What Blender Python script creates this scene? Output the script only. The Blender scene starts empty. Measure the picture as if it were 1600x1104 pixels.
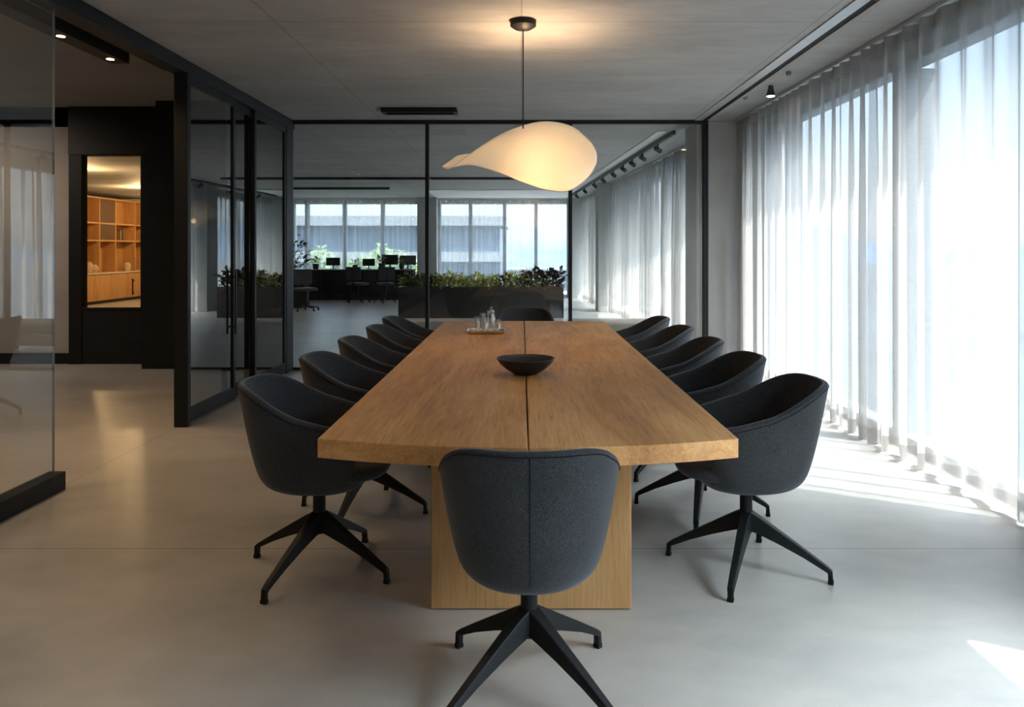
import bpy, bmesh, math, random
from mathutils import Vector, Matrix
random.seed(7)
S = bpy.context.scene
COL = S.collection
PI = math.pi

# ------------------------------------------------------------------ helpers
class MB:
    """collects shapes, then links them as one mesh object"""
    def __init__(self):
        self.v = []; self.f = []
    def add(self, vs, fs):
        b = len(self.v)
        self.v += [tuple(p) for p in vs]
        self.f += [tuple(b + i for i in f) for f in fs]
        return self
    def box(self, x0, x1, y0, y1, z0, z1):
        vs = [(x, y, z) for z in (z0, z1) for y in (y0, y1) for x in (x0, x1)]
        return self.add(vs, [(0, 2, 3, 1), (4, 5, 7, 6), (0, 1, 5, 4), (2, 6, 7, 3), (0, 4, 6, 2), (1, 3, 7, 5)])
    def prism(self, poly, z0, z1):
        n = len(poly)
        vs = [(p[0], p[1], z0) for p in poly] + [(p[0], p[1], z1) for p in poly]
        fs = [tuple(range(n - 1, -1, -1)), tuple(range(n, 2 * n))]
        fs += [(i, (i + 1) % n, n + (i + 1) % n, n + i) for i in range(n)]
        return self.add(vs, fs)
    def loft(self, rings, caps=True, closed=True):
        n = len(rings[0]); vs = [p for r in rings for p in r]; fs = []
        for k in range(len(rings) - 1):
            for i in range(n if closed else n - 1):
                j = (i + 1) % n
                fs.append((k * n + i, k * n + j, (k + 1) * n + j, (k + 1) * n + i))
        if caps and closed:
            fs.append(tuple(range(n - 1, -1, -1)))
            fs.append(tuple((len(rings) - 1) * n + i for i in range(n)))
        return self.add(vs, fs)
    def lathe(self, prof, seg=32, c=(0, 0, 0)):
        rings = []
        for r, z in prof:
            rings.append([(c[0] + r * math.cos(2 * PI * i / seg), c[1] + r * math.sin(2 * PI * i / seg), c[2] + z) for i in range(seg)])
        return self.loft(rings)
    def tube(self, pts, r, seg=8):
        pts = [Vector(p) for p in pts]; rings = []
        rr = r if isinstance(r, (list, tuple)) else [r] * len(pts)
        for i, p in enumerate(pts):
            d = (pts[min(i + 1, len(pts) - 1)] - pts[max(i - 1, 0)]).normalized()
            up = Vector((0, 0, 1)) if abs(d.z) < .95 else Vector((1, 0, 0))
            a = d.cross(up).normalized(); b = a.cross(d).normalized()
            rings.append([p + (a * math.cos(2 * PI * k / seg) + b * math.sin(2 * PI * k / seg)) * rr[i] for k in range(seg)])
        return self.loft(rings)
    def build(self, name, mat, parent=None, smooth=False, bevel=0, bseg=2, subsurf=0, solid=0, fixn=True):
        me = bpy.data.meshes.new(name)
        me.from_pydata(self.v, [], self.f)
        bm = bmesh.new(); bm.from_mesh(me)
        if fixn: bmesh.ops.recalc_face_normals(bm, faces=bm.faces)
        if bevel:
            es = [e for e in bm.edges if len(e.link_faces) == 2 and e.calc_face_angle(0) > .5]
            bmesh.ops.bevel(bm, geom=es, offset=bevel, segments=bseg, affect='EDGES', profile=.5)
        bm.to_mesh(me); bm.free()
        o = bpy.data.objects.new(name, me); COL.objects.link(o)
        if mat: me.materials.append(mat)
        if solid:
            m = o.modifiers.new('solid', 'SOLIDIFY'); m.thickness = solid; m.offset = -1; m.use_even_offset = True
        if subsurf:
            m = o.modifiers.new('sub', 'SUBSURF'); m.levels = subsurf; m.render_levels = subsurf
        if solid or subsurf:
            dg = bpy.context.evaluated_depsgraph_get(); dg.update()
            nm = bpy.data.meshes.new_from_object(o.evaluated_get(dg), depsgraph=dg)
            o.modifiers.clear(); o.data = nm; bpy.data.meshes.remove(me); nm.name = name
        if smooth:
            for p in o.data.polygons: p.use_smooth = True
        if smooth == 'auto':
            o.data.set_sharp_from_angle(angle=.6)
        if parent: o.parent = parent
        return o

def empty(name, loc=(0, 0, 0), rz=0):
    o = bpy.data.objects.new(name, None); COL.objects.link(o)
    o.location = loc; o.rotation_euler = (0, 0, rz); o.empty_display_size = .1
    return o
def tag(o, label=None, cat=None, group=None, kind=None):
    if label: o['label'] = label
    if cat: o['category'] = cat
    if group: o['group'] = group
    if kind: o['kind'] = kind
    return o
def copy_tree(o, parent=None):
    c = o.copy(); COL.objects.link(c)
    if parent: c.parent = parent
    for ch in [x for x in o.children]: copy_tree(ch, c)
    return c
def struct(o, label=None, cat=None):
    return tag(o, label, cat, None, 'structure')

# ------------------------------------------------------------------ materials
def newmat(name):
    m = bpy.data.materials.new(name); m.use_nodes = True
    nt = m.node_tree; nt.nodes.clear()
    out = nt.nodes.new('ShaderNodeOutputMaterial')
    return m, nt, out
def N(nt, t, **kw):
    n = nt.nodes.new(t)
    for k, v in kw.items():
        if k in n.inputs: n.inputs[k].default_value = v
        else: setattr(n, k, v)
    return n
def L(nt, a, b): nt.links.new(a, b)
def math_(nt, op, a, b=None, c=None):
    n = nt.nodes.new('ShaderNodeMath'); n.operation = op
    for i, x in enumerate((a, b, c)):
        if x is None: continue
        if isinstance(x, (int, float)): n.inputs[i].default_value = x
        else: nt.links.new(x, n.inputs[i])
    return n.outputs[0]
def ramp(nt, fac, stops):
    r = nt.nodes.new('ShaderNodeValToRGB'); e = r.color_ramp.elements
    e.remove(e[1]); e[0].position = stops[0][0]; e[0].color = (*stops[0][1], 1)
    for p, c in stops[1:]:
        q = e.new(p); q.color = (*c, 1)
    nt.links.new(fac, r.inputs[0]); return r.outputs[0]
def mixc(nt, fac, a, b, mode='MIX'):
    n = nt.nodes.new('ShaderNodeMix'); n.data_type = 'RGBA'; n.blend_type = mode
    for s, x in ((0, fac), (6, a), (7, b)):
        if isinstance(x, (int, float)): n.inputs[s].default_value = x
        elif isinstance(x, tuple): n.inputs[s].default_value = (*x, 1)
        else: nt.links.new(x, n.inputs[s])
    return n.outputs[2]
def coords(nt, scale=(1, 1, 1), world=False):
    if world:
        g = nt.nodes.new('ShaderNodeNewGeometry'); src = g.outputs['Position']
    else:
        g = nt.nodes.new('ShaderNodeTexCoord'); src = g.outputs['Object']
    mp = nt.nodes.new('ShaderNodeMapping'); mp.inputs['Scale'].default_value = scale
    nt.links.new(src, mp.inputs[0]); return mp.outputs[0]
def noise(nt, co, scale, detail=4, rough=.55, dist=0):
    n = nt.nodes.new('ShaderNodeTexNoise'); n.inputs['Scale'].default_value = scale
    n.inputs['Detail'].default_value = detail; n.inputs['Roughness'].default_value = rough
    n.inputs['Distortion'].default_value = dist
    nt.links.new(co, n.inputs['Vector']); return n.outputs[0]
def bump(nt, h, strength, dist=.01):
    b = nt.nodes.new('ShaderNodeBump'); b.inputs['Strength'].default_value = strength; b.inputs['Distance'].default_value = dist
    nt.links.new(h, b.inputs['Height']); return b.outputs[0]
def pbr(name, col, rough=.5, metal=0, spec=.5, tex=0, tscale=40, bumpk=0):
    m, nt, out = newmat(name)
    p = N(nt, 'ShaderNodeBsdfPrincipled'); L(nt, p.outputs[0], out.inputs[0])
    p.inputs['Base Color'].default_value = (*col, 1); p.inputs['Roughness'].default_value = rough
    p.inputs['Metallic'].default_value = metal; p.inputs['Specular IOR Level'].default_value = spec
    if tex or bumpk:
        n = noise(nt, coords(nt), tscale, 4)
        if tex:
            lo = tuple(c * (1 - tex) for c in col); hi = tuple(min(1, c * (1 + tex)) for c in col)
            L(nt, ramp(nt, n, [(.3, lo), (.7, hi)]), p.inputs['Base Color'])
        if bumpk: L(nt, bump(nt, n, bumpk, .002), p.inputs['Normal'])
    return m
def line_mask(nt, xs, ys, w=.004):
    g = nt.nodes.new('ShaderNodeNewGeometry'); s = nt.nodes.new('ShaderNodeSeparateXYZ')
    L(nt, g.outputs['Position'], s.inputs[0]); acc = None
    for ax, vals in ((0, xs), (1, ys)):
        for v in vals:
            c = math_(nt, 'COMPARE', s.outputs[ax], v, w)
            acc = c if acc is None else math_(nt, 'MAXIMUM', acc, c)
    return acc
def concrete(name, base, var=.18, rough=(.55, .8), xs=(), ys=(), streak=(.35, 1.6, 1), jdark=.55, big=1.0, tint=(1, .985, .965), spec=.4, det=.6):
    m, nt, out = newmat(name)
    p = N(nt, 'ShaderNodeBsdfPrincipled'); L(nt, p.outputs[0], out.inputs[0])
    co = coords(nt, streak, True)
    a = noise(nt, co, 1.1 * big, 5, det, .6); b = noise(nt, co, 7 * big, 5, det, .3); c = noise(nt, coords(nt, (1, 1, 1), True), 90, 3, .6)
    t = math_(nt, 'ADD', math_(nt, 'MULTIPLY', a, .6), math_(nt, 'ADD', math_(nt, 'MULTIPLY', b, .3), math_(nt, 'MULTIPLY', c, .1)))
    lo = tuple(base * (1 - var) * k for k in (1, .97, .93)); hi = tuple(base * (1 + var) * k for k in tint)
    col = ramp(nt, t, [(.30, lo), (.5, tuple((l + h) / 2 for l, h in zip(lo, hi))), (.70, hi)])
    if xs or ys:
        mk = line_mask(nt, xs, ys)
        col = mixc(nt, math_(nt, 'MULTIPLY', mk, jdark), col, (.03, .03, .03))
    L(nt, col, p.inputs['Base Color'])
    r = nt.nodes.new('ShaderNodeMapRange'); L(nt, t, r.inputs[0])
    r.inputs[1].default_value = .3; r.inputs[2].default_value = .7; r.inputs[3].default_value = rough[0]; r.inputs[4].default_value = rough[1]
    L(nt, r.outputs[0], p.inputs['Roughness']); p.inputs['Specular IOR Level'].default_value = spec
    L(nt, bump(nt, t, .12, .01), p.inputs['Normal'])
    return m
def wood(name, dark, mid, light, axis=1, rough=.42, sc=1.0):
    m, nt, out = newmat(name)
    p = N(nt, 'ShaderNodeBsdfPrincipled'); L(nt, p.outputs[0], out.inputs[0])
    s1 = [5.0 * sc] * 3; s1[axis] = .55 * sc
    s2 = [60.0 * sc] * 3; s2[axis] = 2.4 * sc
    s3 = [2.2 * sc] * 3; s3[axis] = .8 * sc
    a = noise(nt, coords(nt, tuple(s1)), 1.3, 5, .6, 1.4)
    b = noise(nt, coords(nt, tuple(s2)), 1.6, 4, .6, .6)
    c = noise(nt, coords(nt, tuple(s3)), 1.0, 3, .5, .8)
    t = math_(nt, 'ADD', math_(nt, 'MULTIPLY', a, .42), math_(nt, 'ADD', math_(nt, 'MULTIPLY', b, .30), math_(nt, 'MULTIPLY', c, .28)))
    col = ramp(nt, t, [(.34, dark), (.5, mid), (.64, light)])
    por = math_(nt, 'GREATER_THAN', noise(nt, coords(nt, tuple(v * 2.2 for v in s2)), 1.3, 2, .5), .64)
    col = mixc(nt, math_(nt, 'MULTIPLY', por, .30), col, tuple(d * .55 for d in dark))
    L(nt, col, p.inputs['Base Color'])
    p.inputs['Roughness'].default_value = rough; p.inputs['Specular IOR Level'].default_value = .4
    L(nt, bump(nt, t, .18, .004), p.inputs['Normal'])
    return m
def glass(name, f0=.07, tint=(.93, .96, .96)):
    """clear pane: mirror share by angle (Schlick), the rest goes straight through"""
    m, nt, out = newmat(name)
    tr = N(nt, 'ShaderNodeBsdfTransparent'); tr.inputs[0].default_value = (*tint, 1)
    gl = N(nt, 'ShaderNodeBsdfGlossy'); gl.inputs['Roughness'].default_value = .0; gl.inputs[0].default_value = (1, 1, 1, 1)
    lw = N(nt, 'ShaderNodeLayerWeight'); lw.inputs[0].default_value = .5
    k = math_(nt, 'POWER', lw.outputs['Facing'], 5.0)
    f = math_(nt, 'ADD', math_(nt, 'MULTIPLY', k, 1 - f0), f0)
    g = nt.nodes.new('ShaderNodeNewGeometry')
    f = math_(nt, 'MULTIPLY', f, math_(nt, 'SUBTRACT', 1.0, g.outputs['Backfacing']))
    mx = N(nt, 'ShaderNodeMixShader'); L(nt, f, mx.inputs[0]); L(nt, tr.outputs[0], mx.inputs[1]); L(nt, gl.outputs[0], mx.inputs[2])
    L(nt, mx.outputs[0], out.inputs[0]); return m
def sheer(name, dens, col, trans=.6):
    """sheer cloth: the thicker the thread path (steeper angle), the less goes straight through"""
    m, nt, out = newmat(name)
    lw = N(nt, 'ShaderNodeLayerWeight'); lw.inputs[0].default_value = .5
    cs = math_(nt, 'MAXIMUM', math_(nt, 'SUBTRACT', 1.0, lw.outputs['Facing']), .08)
    w = noise(nt, coords(nt, (160, 160, 9)), 1.5, 2); w2 = noise(nt, coords(nt, (9, 9, 160)), 1.5, 2)
    slub = math_(nt, 'ADD', math_(nt, 'MULTIPLY', math_(nt, 'ADD', w, w2), .35), .65)
    th = math_(nt, 'POWER', 1 - dens, math_(nt, 'DIVIDE', slub, cs))
    d = N(nt, 'ShaderNodeBsdfDiffuse'); d.inputs[0].default_value = (*col, 1)
    t = N(nt, 'ShaderNodeBsdfTranslucent'); t.inputs[0].default_value = (*col, 1)
    mx = N(nt, 'ShaderNodeMixShader'); mx.inputs[0].default_value = trans
    L(nt, d.outputs[0], mx.inputs[1]); L(nt, t.outputs[0], mx.inputs[2])
    tr = N(nt, 'ShaderNodeBsdfTransparent')
    m2 = N(nt, 'ShaderNodeMixShader'); L(nt, th, m2.inputs[0]); L(nt, mx.outputs[0], m2.inputs[1]); L(nt, tr.outputs[0], m2.inputs[2])
    L(nt, m2.outputs[0], out.inputs[0]); return m
def emit(name, col, s):
    m, nt, out = newmat(name)
    e = N(nt, 'ShaderNodeEmission'); e.inputs[0].default_value = (*col, 1); e.inputs[1].default_value = s
    L(nt, e.outputs[0], out.inputs[0]); return m

M = {}
M['ceil'] = concrete('board marked ceiling concrete', .35, .26, (.6, .85), xs=(0.0, -1.63, 1.94, -3.4), ys=(2.1, 5.08, 8.02, 11.2, 14.2, 17.4), streak=(.55, 1.5, 1), jdark=.45, tint=(1, .975, .94))
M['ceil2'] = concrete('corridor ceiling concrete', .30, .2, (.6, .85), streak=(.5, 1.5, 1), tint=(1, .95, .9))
M['col'] = concrete('column concrete', .42, .13, (.6, .8), streak=(2, 2, .8))
M['floor'] = concrete('polished concrete floor', .42, .26, (.285, .36), xs=(-2.72, 5.2), ys=(3.6, 8.93, 14.3, 19.6, -1.7), streak=(.8, 1.3, 1), jdark=.5, big=.8, tint=(1, .935, .85), spec=.5, det=.45)
M['black'] = pbr('black powder coated steel', (.010, .011, .012), .5, 0, .25, .2, 60)
M['blackwall'] = pbr('black stained panel', (.010, .010, .011), .5, 0, .35, .3, 6)
M['greywall'] = pbr('grey plaster', (.36, .33, .31), .8, 0, .3, .06, 3)
M['white'] = pbr('white plaster', (.72, .71, .69), .7, 0, .3, .04, 3)
M['alu'] = pbr('pale aluminium', (.55, .55, .55), .4, .6, .5, .05, 20)
M['oak'] = wood('oiled oak', (.33, .14, .038), (.60, .285, .092), (.77, .43, .17), 1, .46)
M['oakleg'] = wood('upright oak', (.33, .165, .06), (.48, .265, .105), (.60, .36, .165), 2, .5)
M['shelfwood'] = wood('honey oak veneer', (.36, .18, .06), (.50, .27, .10), (.60, .35, .15), 2, .5)
M['glass'] = glass('clear partition glass', .07, (.965, .975, .97))
M['sideglass'] = glass('fixed side glass', .15, (.90, .92, .915))
M['doorglass'] = glass('grey tinted door glass', .21, (.62, .65, .66))
M['wglass'] = glass('facade glass', .06, (.90, .95, .97))
M['sheer'] = sheer('sheer linen', .50, (.47, .435, .405), .48)
M['hem'] = sheer('doubled linen hem', .62, (.48, .45, .42), .5)
M['sheerfar'] = sheer('fine sheer', .32, (.78, .80, .83), .6)
M['frame'] = pbr('dark grey window frame', (.05, .055, .06), .4, .2, .4, .1, 30)
M['framemid'] = pbr('grey window frame', (.20, .21, .22), .45, .2, .4, .1, 30)
M['soil'] = pbr('dark soil', (.03, .022, .016), .95, 0, .2, .4, 60, .6)
M['ceramic'] = pbr('matt black stoneware', (.018, .017, .018), .38, 0, .5, .3, 70, .15)
M['steel'] = pbr('polished steel', (.75, .74, .72), .12, 1, .5, .03, 20)
M['rubber'] = pbr('black rubber', (.008, .008, .008), .7, 0, .3, .1, 50)
M['linen'] = pbr('beige upholstery', (.46, .39, .32), .9, 0, .2, .12, 120, .2)
M['taupe'] = pbr('taupe cushion cloth', (.20, .165, .135), .9, 0, .2, .12, 120, .2)
M['warmlamp'] = emit('warm lamp lens', (1, .68, .36), 14)
M['screen'] = pbr('dark screen', (.012, .013, .016), .3, 0, .5, .1, 10)
def fabric():
    m, nt, out = newmat('charcoal wool')
    p = N(nt, 'ShaderNodeBsdfPrincipled'); L(nt, p.outputs[0], out.inputs[0])
    a = noise(nt, coords(nt, (1, 1, 1)), 260, 3, .7); b = noise(nt, coords(nt, (420, 420, 90)), 1.0, 2); c = noise(nt, coords(nt), 5, 3)
    t = math_(nt, 'ADD', math_(nt, 'MULTIPLY', a, .5), math_(nt, 'ADD', math_(nt, 'MULTIPLY', b, .38), math_(nt, 'MULTIPLY', c, .12)))
    L(nt, ramp(nt, t, [(.36, (.017, .018, .020)), (.5, (.038, .040, .044)), (.64, (.074, .077, .084))]), p.inputs['Base Color'])
    p.inputs['Roughness'].default_value = .92; p.inputs['Specular IOR Level'].default_value = .2
    p.inputs['Sheen Weight'].default_value = .35; p.inputs['Sheen Roughness'].default_value = .45; p.inputs['Sheen Tint'].default_value = (.55, .58, .63, 1)
    L(nt, bump(nt, t, .35, .0015), p.inputs['Normal']); return m
M['wool'] = fabric()
M['thread'] = pbr('dark thread', (.012, .012, .014), .9, 0, .1, .1, 200)
def shade_mat():
    m, nt, out = newmat('lit cream lamp cloth')
    co = coords(nt); a = noise(nt, co, 130, 3, .7)
    col = ramp(nt, a, [(.3, (.88, .82, .74)), (.7, (.96, .92, .86))])
    d = N(nt, 'ShaderNodeBsdfDiffuse'); t = N(nt, 'ShaderNodeBsdfTranslucent'); e = N(nt, 'ShaderNodeEmission')
    L(nt, col, d.inputs[0]); L(nt, col, t.inputs[0])
    e.inputs[0].default_value = (1, .70, .40, 1); e.inputs[1].default_value = .07
    mx = N(nt, 'ShaderNodeMixShader'); mx.inputs[0].default_value = .5
    L(nt, d.outputs[0], mx.inputs[1]); L(nt, t.outputs[0], mx.inputs[2])
    ad = N(nt, 'ShaderNodeAddShader'); L(nt, mx.outputs[0], ad.inputs[0]); L(nt, e.outputs[0], ad.inputs[1])
    L(nt, ad.outputs[0], out.inputs[0]); return m
M['shade'] = shade_mat()
def leafmat(name, a, b):
    m, nt, out = newmat(name)
    p = N(nt, 'ShaderNodeBsdfPrincipled'); t = N(nt, 'ShaderNodeBsdfTranslucent')
    c = ramp(nt, noise(nt, coords(nt), 9, 2), [(.35, a), (.65, b)])
    L(nt, c, p.inputs['Base Color']); L(nt, c, t.inputs[0]); p.inputs['Roughness'].default_value = .45
    mx = N(nt, 'ShaderNodeMixShader'); mx.inputs[0].default_value = .6
    L(nt, p.outputs[0], mx.inputs[1]); L(nt, t.outputs[0], mx.inputs[2]); L(nt, mx.outputs[0], out.inputs[0]); return m
M['leafY'] = leafmat('yellow green leaf', (.40, .44, .08), (.70, .70, .22))
M['leafG'] = leafmat('mid green leaf', (.14, .22, .05), (.30, .40, .12))
M['leafD'] = leafmat('dark plum leaf', (.02, .02, .022), (.06, .055, .05))
M['leafO'] = leafmat('outdoor leaf', (.12, .20, .06), (.32, .40, .16))
M['stem'] = pbr('plant stem', (.10, .08, .04), .8, 0, .2, .2, 20)

# ------------------------------------------------------------------ room
CH = 2.907
struct(MB().box(-12.2, 3.0, -7.2, 22.9, -.12, 0).build('floor', M['floor']), 'polished grey concrete floor running through all the rooms', 'floor')
struct(MB().box(-2.78, 3.1, -7.0, 23.0, CH, CH + .35).build('ceiling', M['ceil']), 'board-marked concrete ceiling over table and the open office beyond', 'ceiling')
struct(MB().box(-12.2, -2.78, -7.0, 9.44, 3.15, 3.4).build('ceiling_corridor', M['ceil2']), 'dim concrete ceiling of the corridor left of the glass wall', 'ceiling')
struct(MB().box(-12.2, -2.78, 9.44, 23.0, CH, CH + .35).build('ceiling_office', M['ceil']), 'concrete ceiling over the left part of the open office', 'ceiling')
struct(MB().box(-12.2, 3.1, -7.2, -7.0, 0, 3.4).build('wall_near', M['greywall']), 'grey plaster wall behind the viewer', 'wall')
struct(MB().box(-12.2, -12.0, -7.0, 23.0, 0, 3.4).build('wall_left', M['greywall']), 'grey plaster wall at the far left end of the corridor', 'wall')
# grey wall beside the black unit with its black skirting
struct(MB().box(-12.0, -5.54, 9.44, 9.6, 0, 3.15).build('wall_corridor', M['greywall']), 'grey plaster wall behind the corridor left of the black door unit', 'wall')
struct(MB().box(-12.0, -5.54, 9.42, 9.44, 0, .13).build('baseboard_corridor', M['black']), 'black skirting along the grey corridor wall', 'baseboard')
# black unit round the glazed door: fascia, piers, end panel
struct(MB().box(-5.54, -4.3, 9.38, 9.6, 2.565, 3.15).build('wall_black_fascia', M['blackwall']), 'black fascia panel above the glazed door', 'wall')
struct(MB().box(-4.462, -4.3, 9.02, 9.6, 0, 2.565).build('wall_black_pier', M['blackwall']), 'black panel right of the glazed door, stepped forward', 'wall')
struct(MB().box(-4.3, -2.84, 9.02, 9.42, 0, 3.15).build('wall_black_end', M['blackwall']), 'black wall behind the sliding glass doors', 'wall')
# glazed door into the warm library
d = struct(empty('door_4', (-5.08, 9.42, 0)), 'black door with tall window showing the lit wooden shelving', 'door')
fb = MB().box(-.46, -.30, -.03, .10, 0, 2.565).box(.42, .60, -.03, .10, 0, 2.565).box(-.30, .42, -.03, .10, 2.553, 2.565)
fb.build('door_frame', M['black'], d, bevel=.004)
MB().box(-.30, .42, -.02, .05, .004, .66).build('lower_panel', M['blackwall'], d, bevel=.004)
MB().box(-.30, .42, -.025, .06, .66, .695).build('rail', M['black'], d, bevel=.003)
MB().box(-.30, .42, .01, .02, .695, 2.553).build('glass_pane', M['wglass'], d)
MB().tube([(.34, -.06, .85), (.34, -.06, 1.05)], .008).box(.335, .345, -.06, -.02, .87, .88).box(.335, .345, -.06, -.02, 1.02, 1.03).build('handle', M['black'], d, True)
# library room walls
struct(MB().box(-4.46, -4.36, 9.6, 13.8, 0, CH).build('wall_library_side', M['white']), 'white side wall of the library room', 'wall')
struct(MB().box(-6.85, -4.36, 13.8, 13.92, 0, CH).build('wall_library_jog', M['white']), 'white return wall between library and open office', 'wall')
struct(MB().box(-6.85, -6.75, 13.92, 23.0, 0, CH).build('wall_office_left', M['white']), 'white wall at the left of the open office', 'wall')
struct(MB().box(-12.0, -6.85, 22.9, 23.0, 0, CH).build('wall_library_end', M['white']), 'white end wall of the library room', 'wall')

# ---- facade (right) : inner line of the glass, slight bend after the column
def fac(y):   # x of curtain line
    return 2.56 - .012 * (y - 3.7) if y < 9.3 else 2.45 - .055 * (y - 9.6)
# header, sill
def strip_x(y0, y1, off0, off1, z0, z1):
    m = MB(); p = [(fac(y0) + off0, y0), (fac(y0) + off1, y0), (fac(y1) + off1, y1), (fac(y1) + off0, y1)]
    return m.prism(p, z0, z1)
struct(MB().box(2.70, 2.98, -7.0, 9.0, 2.76, CH).build('wall_right_header', M['col']), 'concrete lintel above the meeting room windows', 'wall')
struct(strip_x(9.6, 22.9, .26, .5, 2.76, CH).build('wall_right_header_office', M['col']), 'concrete lintel above the office side windows', 'wall')
struct(MB().box(2.05, 2.98, 9.0, 9.62, 0, CH).build('wall_right_column', M['col'], bevel=.01), 'concrete column where the glass partition meets the window wall', 'column')
struct(MB().box(2.62, 2.98, 2.2, 3.76, 0, CH).build('wall_right_pier', M['col'], bevel=.01), 'concrete pier between the meeting room windows', 'column')
struct(MB().box(1.72, 2.6, 17.3, 17.9, 0, CH).build('wall_office_column', M['col'], bevel=.01), 'concrete column between the side curtains of the office', 'column')
def window(n, y0, y1, office=False, mull=(), label=''):
    w = struct(empty('window_%d' % n, (0, 0, 0)), label, 'window')
    g = (lambda y: fac(y) + .28) if office else (lambda y: 2.75)
    def pr(ya, yb, o0, o1, z0, z1):
        return [(g(ya) + o0, ya), (g(ya) + o1, ya), (g(yb) + o1, yb), (g(yb) + o0, yb)], z0, z1
    m = MB()
    m.prism(*pr(y0, y1, -.04, .12, 0, .085)); m.prism(*pr(y0, y1, -.04, .12, 2.70, 2.76))
    m.prism(*pr(y0, y0 + .06, -.04, .12, .085, 2.70)); m.prism(*pr(y1 - .06, y1, -.04, .12, .085, 2.70))
    m.build('window_frame', M['framemid'], w, bevel=.004)
    for a, wd, dp in mull:
        MB().prism(*pr(a - wd / 2, a + wd / 2, -.05, dp, .085, 2.70)).build('mullion', M['framemid'], w, bevel=.004)
    MB().prism(*pr(y0 + .05, y1 - .05, .03, .05, .07, 2.71)).build('glass_pane', M['wglass'], w)
    return w
struct(MB().box(2.62, 2.98, -7.0, -1.6, 0, CH).build('wall_right_near', M['greywall']), 'unseen grey wall right of the viewer, added to cut the window light', 'wall')  # unseen wall, put in to keep window light off the left floor
window(1, -1.6, 2.2, False, ((.3, .06, .1),), 'bare window beside the viewer, beyond the pier')
struct(MB().box(2.70, 2.98, 8.6, 9.0, 0, 2.76).build('wall_right_return', M['col'], bevel=.01), 'concrete return wall beside the column behind the curtain', 'wall')
window(2, 3.76, 8.6, False, ((5.55, .09, .22), (7.86, .05, .12)), 'floor-to-ceiling meeting room window behind the sheer curtains')
window(3, 9.62, 17.3, True, ((11.5, .06, .12), (13.4, .06, .12), (15.3, .06, .12)), 'office side window behind the long curtain past the column')
window(4, 17.9, 22.4, True, ((20.1, .06, .12),), 'office side window behind the farthest curtain')

# ---- far wall
FY = 22.5
struct(MB().box(-6.9, 2.3, FY, FY + .3, 2.80, CH).build('wall_far_header', M['col']), 'concrete lintel above the far windows', 'wall')
struct(MB().box(-3.0, -2.44, FY - .45, FY + .3, 0, CH).build('wall_far_column', M['col'], bevel=.01), 'concrete column between the two far window bays', 'column')
struct(MB().box(1.40, 2.5, FY - .35, FY + .3, 0, CH).build('wall_far_corner', M['col'], bevel=.01), 'concrete column in the far right corner', 'column')
def farwin(n, x0, x1, mull, label):
    w = struct(empty('window_%d' % n, (0, FY, 0)), label, 'window')
    m = MB().box(x0, x1, .05, .2, 0, .08).box(x0, x1, .05, .2, 2.74, 2.80).box(x0, x0 + .07, .05, .2, .08, 2.74).box(x1 - .07, x1, .05, .2, .08, 2.74)
    m.build('window_frame', M['frame'], w, bevel=.004)
    for a in mull: MB().box(a - .05, a + .05, .0, .2, .08, 2.74).build('mullion', M['frame'], w, bevel=.004)
    MB().box(x0 + .05, x1 - .05, .11, .125, .06, 2.76).build('glass_pane', M['wglass'], w)
farwin(5, -6.74, -3.0, (-6.3, -5.2, -4.08), 'left bay of far windows behind the counter')
farwin(6, -2.44, 1.40, (-1.5, -.5, .42), 'right bay of far windows behind the planter')

# ---- glass partition (back of meeting room)
PY = 8.95
w = struct(empty('window_7', (0, PY, 0)), 'black-framed glass partition across the end of the meeting room', 'glass partition')
MB().box(-2.74, 2.17, -.03, .03, 2.862, CH).build('head_rail', M['black'], w, bevel=.003)
MB().box(-2.68, 2.13, -.02, .02, 0, .03).build('floor_channel', M['black'], w, bevel=.003)
for x, wd in ((-1.10, .042), (.567, .042), (2.14, .06)):
    MB().box(x - wd / 2, x + wd / 2, -.03, .03, .0, 2.862).build('post', M['black'], w, bevel=.003)
for a, b in ((-2.67, -1.121), (-1.079, .546), (.588, 2.11)):
    MB().box(a, b, -.006, .006, .03, 2.862).build('glass_pane', M['glass'], w)
struct(MB().box(-2.735, -2.68, 8.955, 9.02, 0, CH).build('trim_1', M['alu'], bevel=.003), 'pale metal jamb at the left end of the partition', 'trim')

# ---- left glass wall
GX = -2.72
h = struct(empty('trim_2', (GX, 0, 0)), 'black door track running along the ceiling above the glass wall', 'track')
MB().box(-.06, .065, -7.0, 8.98, 2.80, CH).build('track_box', M['black'], h, bevel=.004)
MB().box(-.075, -.06, -7.0, 6.02, 2.80, 3.15).build('upstand', M['black'], h)
w = struct(empty('window_8', (GX, 0, 0)), 'fixed glass panel at the left edge with black floor channel', 'glass panel')
MB().box(-.006, .006, -7.0, 4.46, .10, 2.80).build('glass_pane', M['sideglass'], w)
MB().box(-.0065, .0065, 4.46, 4.463, .105, 2.80).build('glass_edge', pbr('polished glass edge', (.20, .23, .22), .3, 0, .5, .05, 5), w)
MB().box(-.05, .05, -7.0, 4.50, 0, .105).build('floor_channel', M['black'], w, bevel=.004)
struct(MB().box(GX - .07, GX + .06, 8.70, 8.95, 0, CH).build('trim_3', M['black'], bevel=.004), 'black corner post between sliding doors and partition', 'post')
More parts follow.
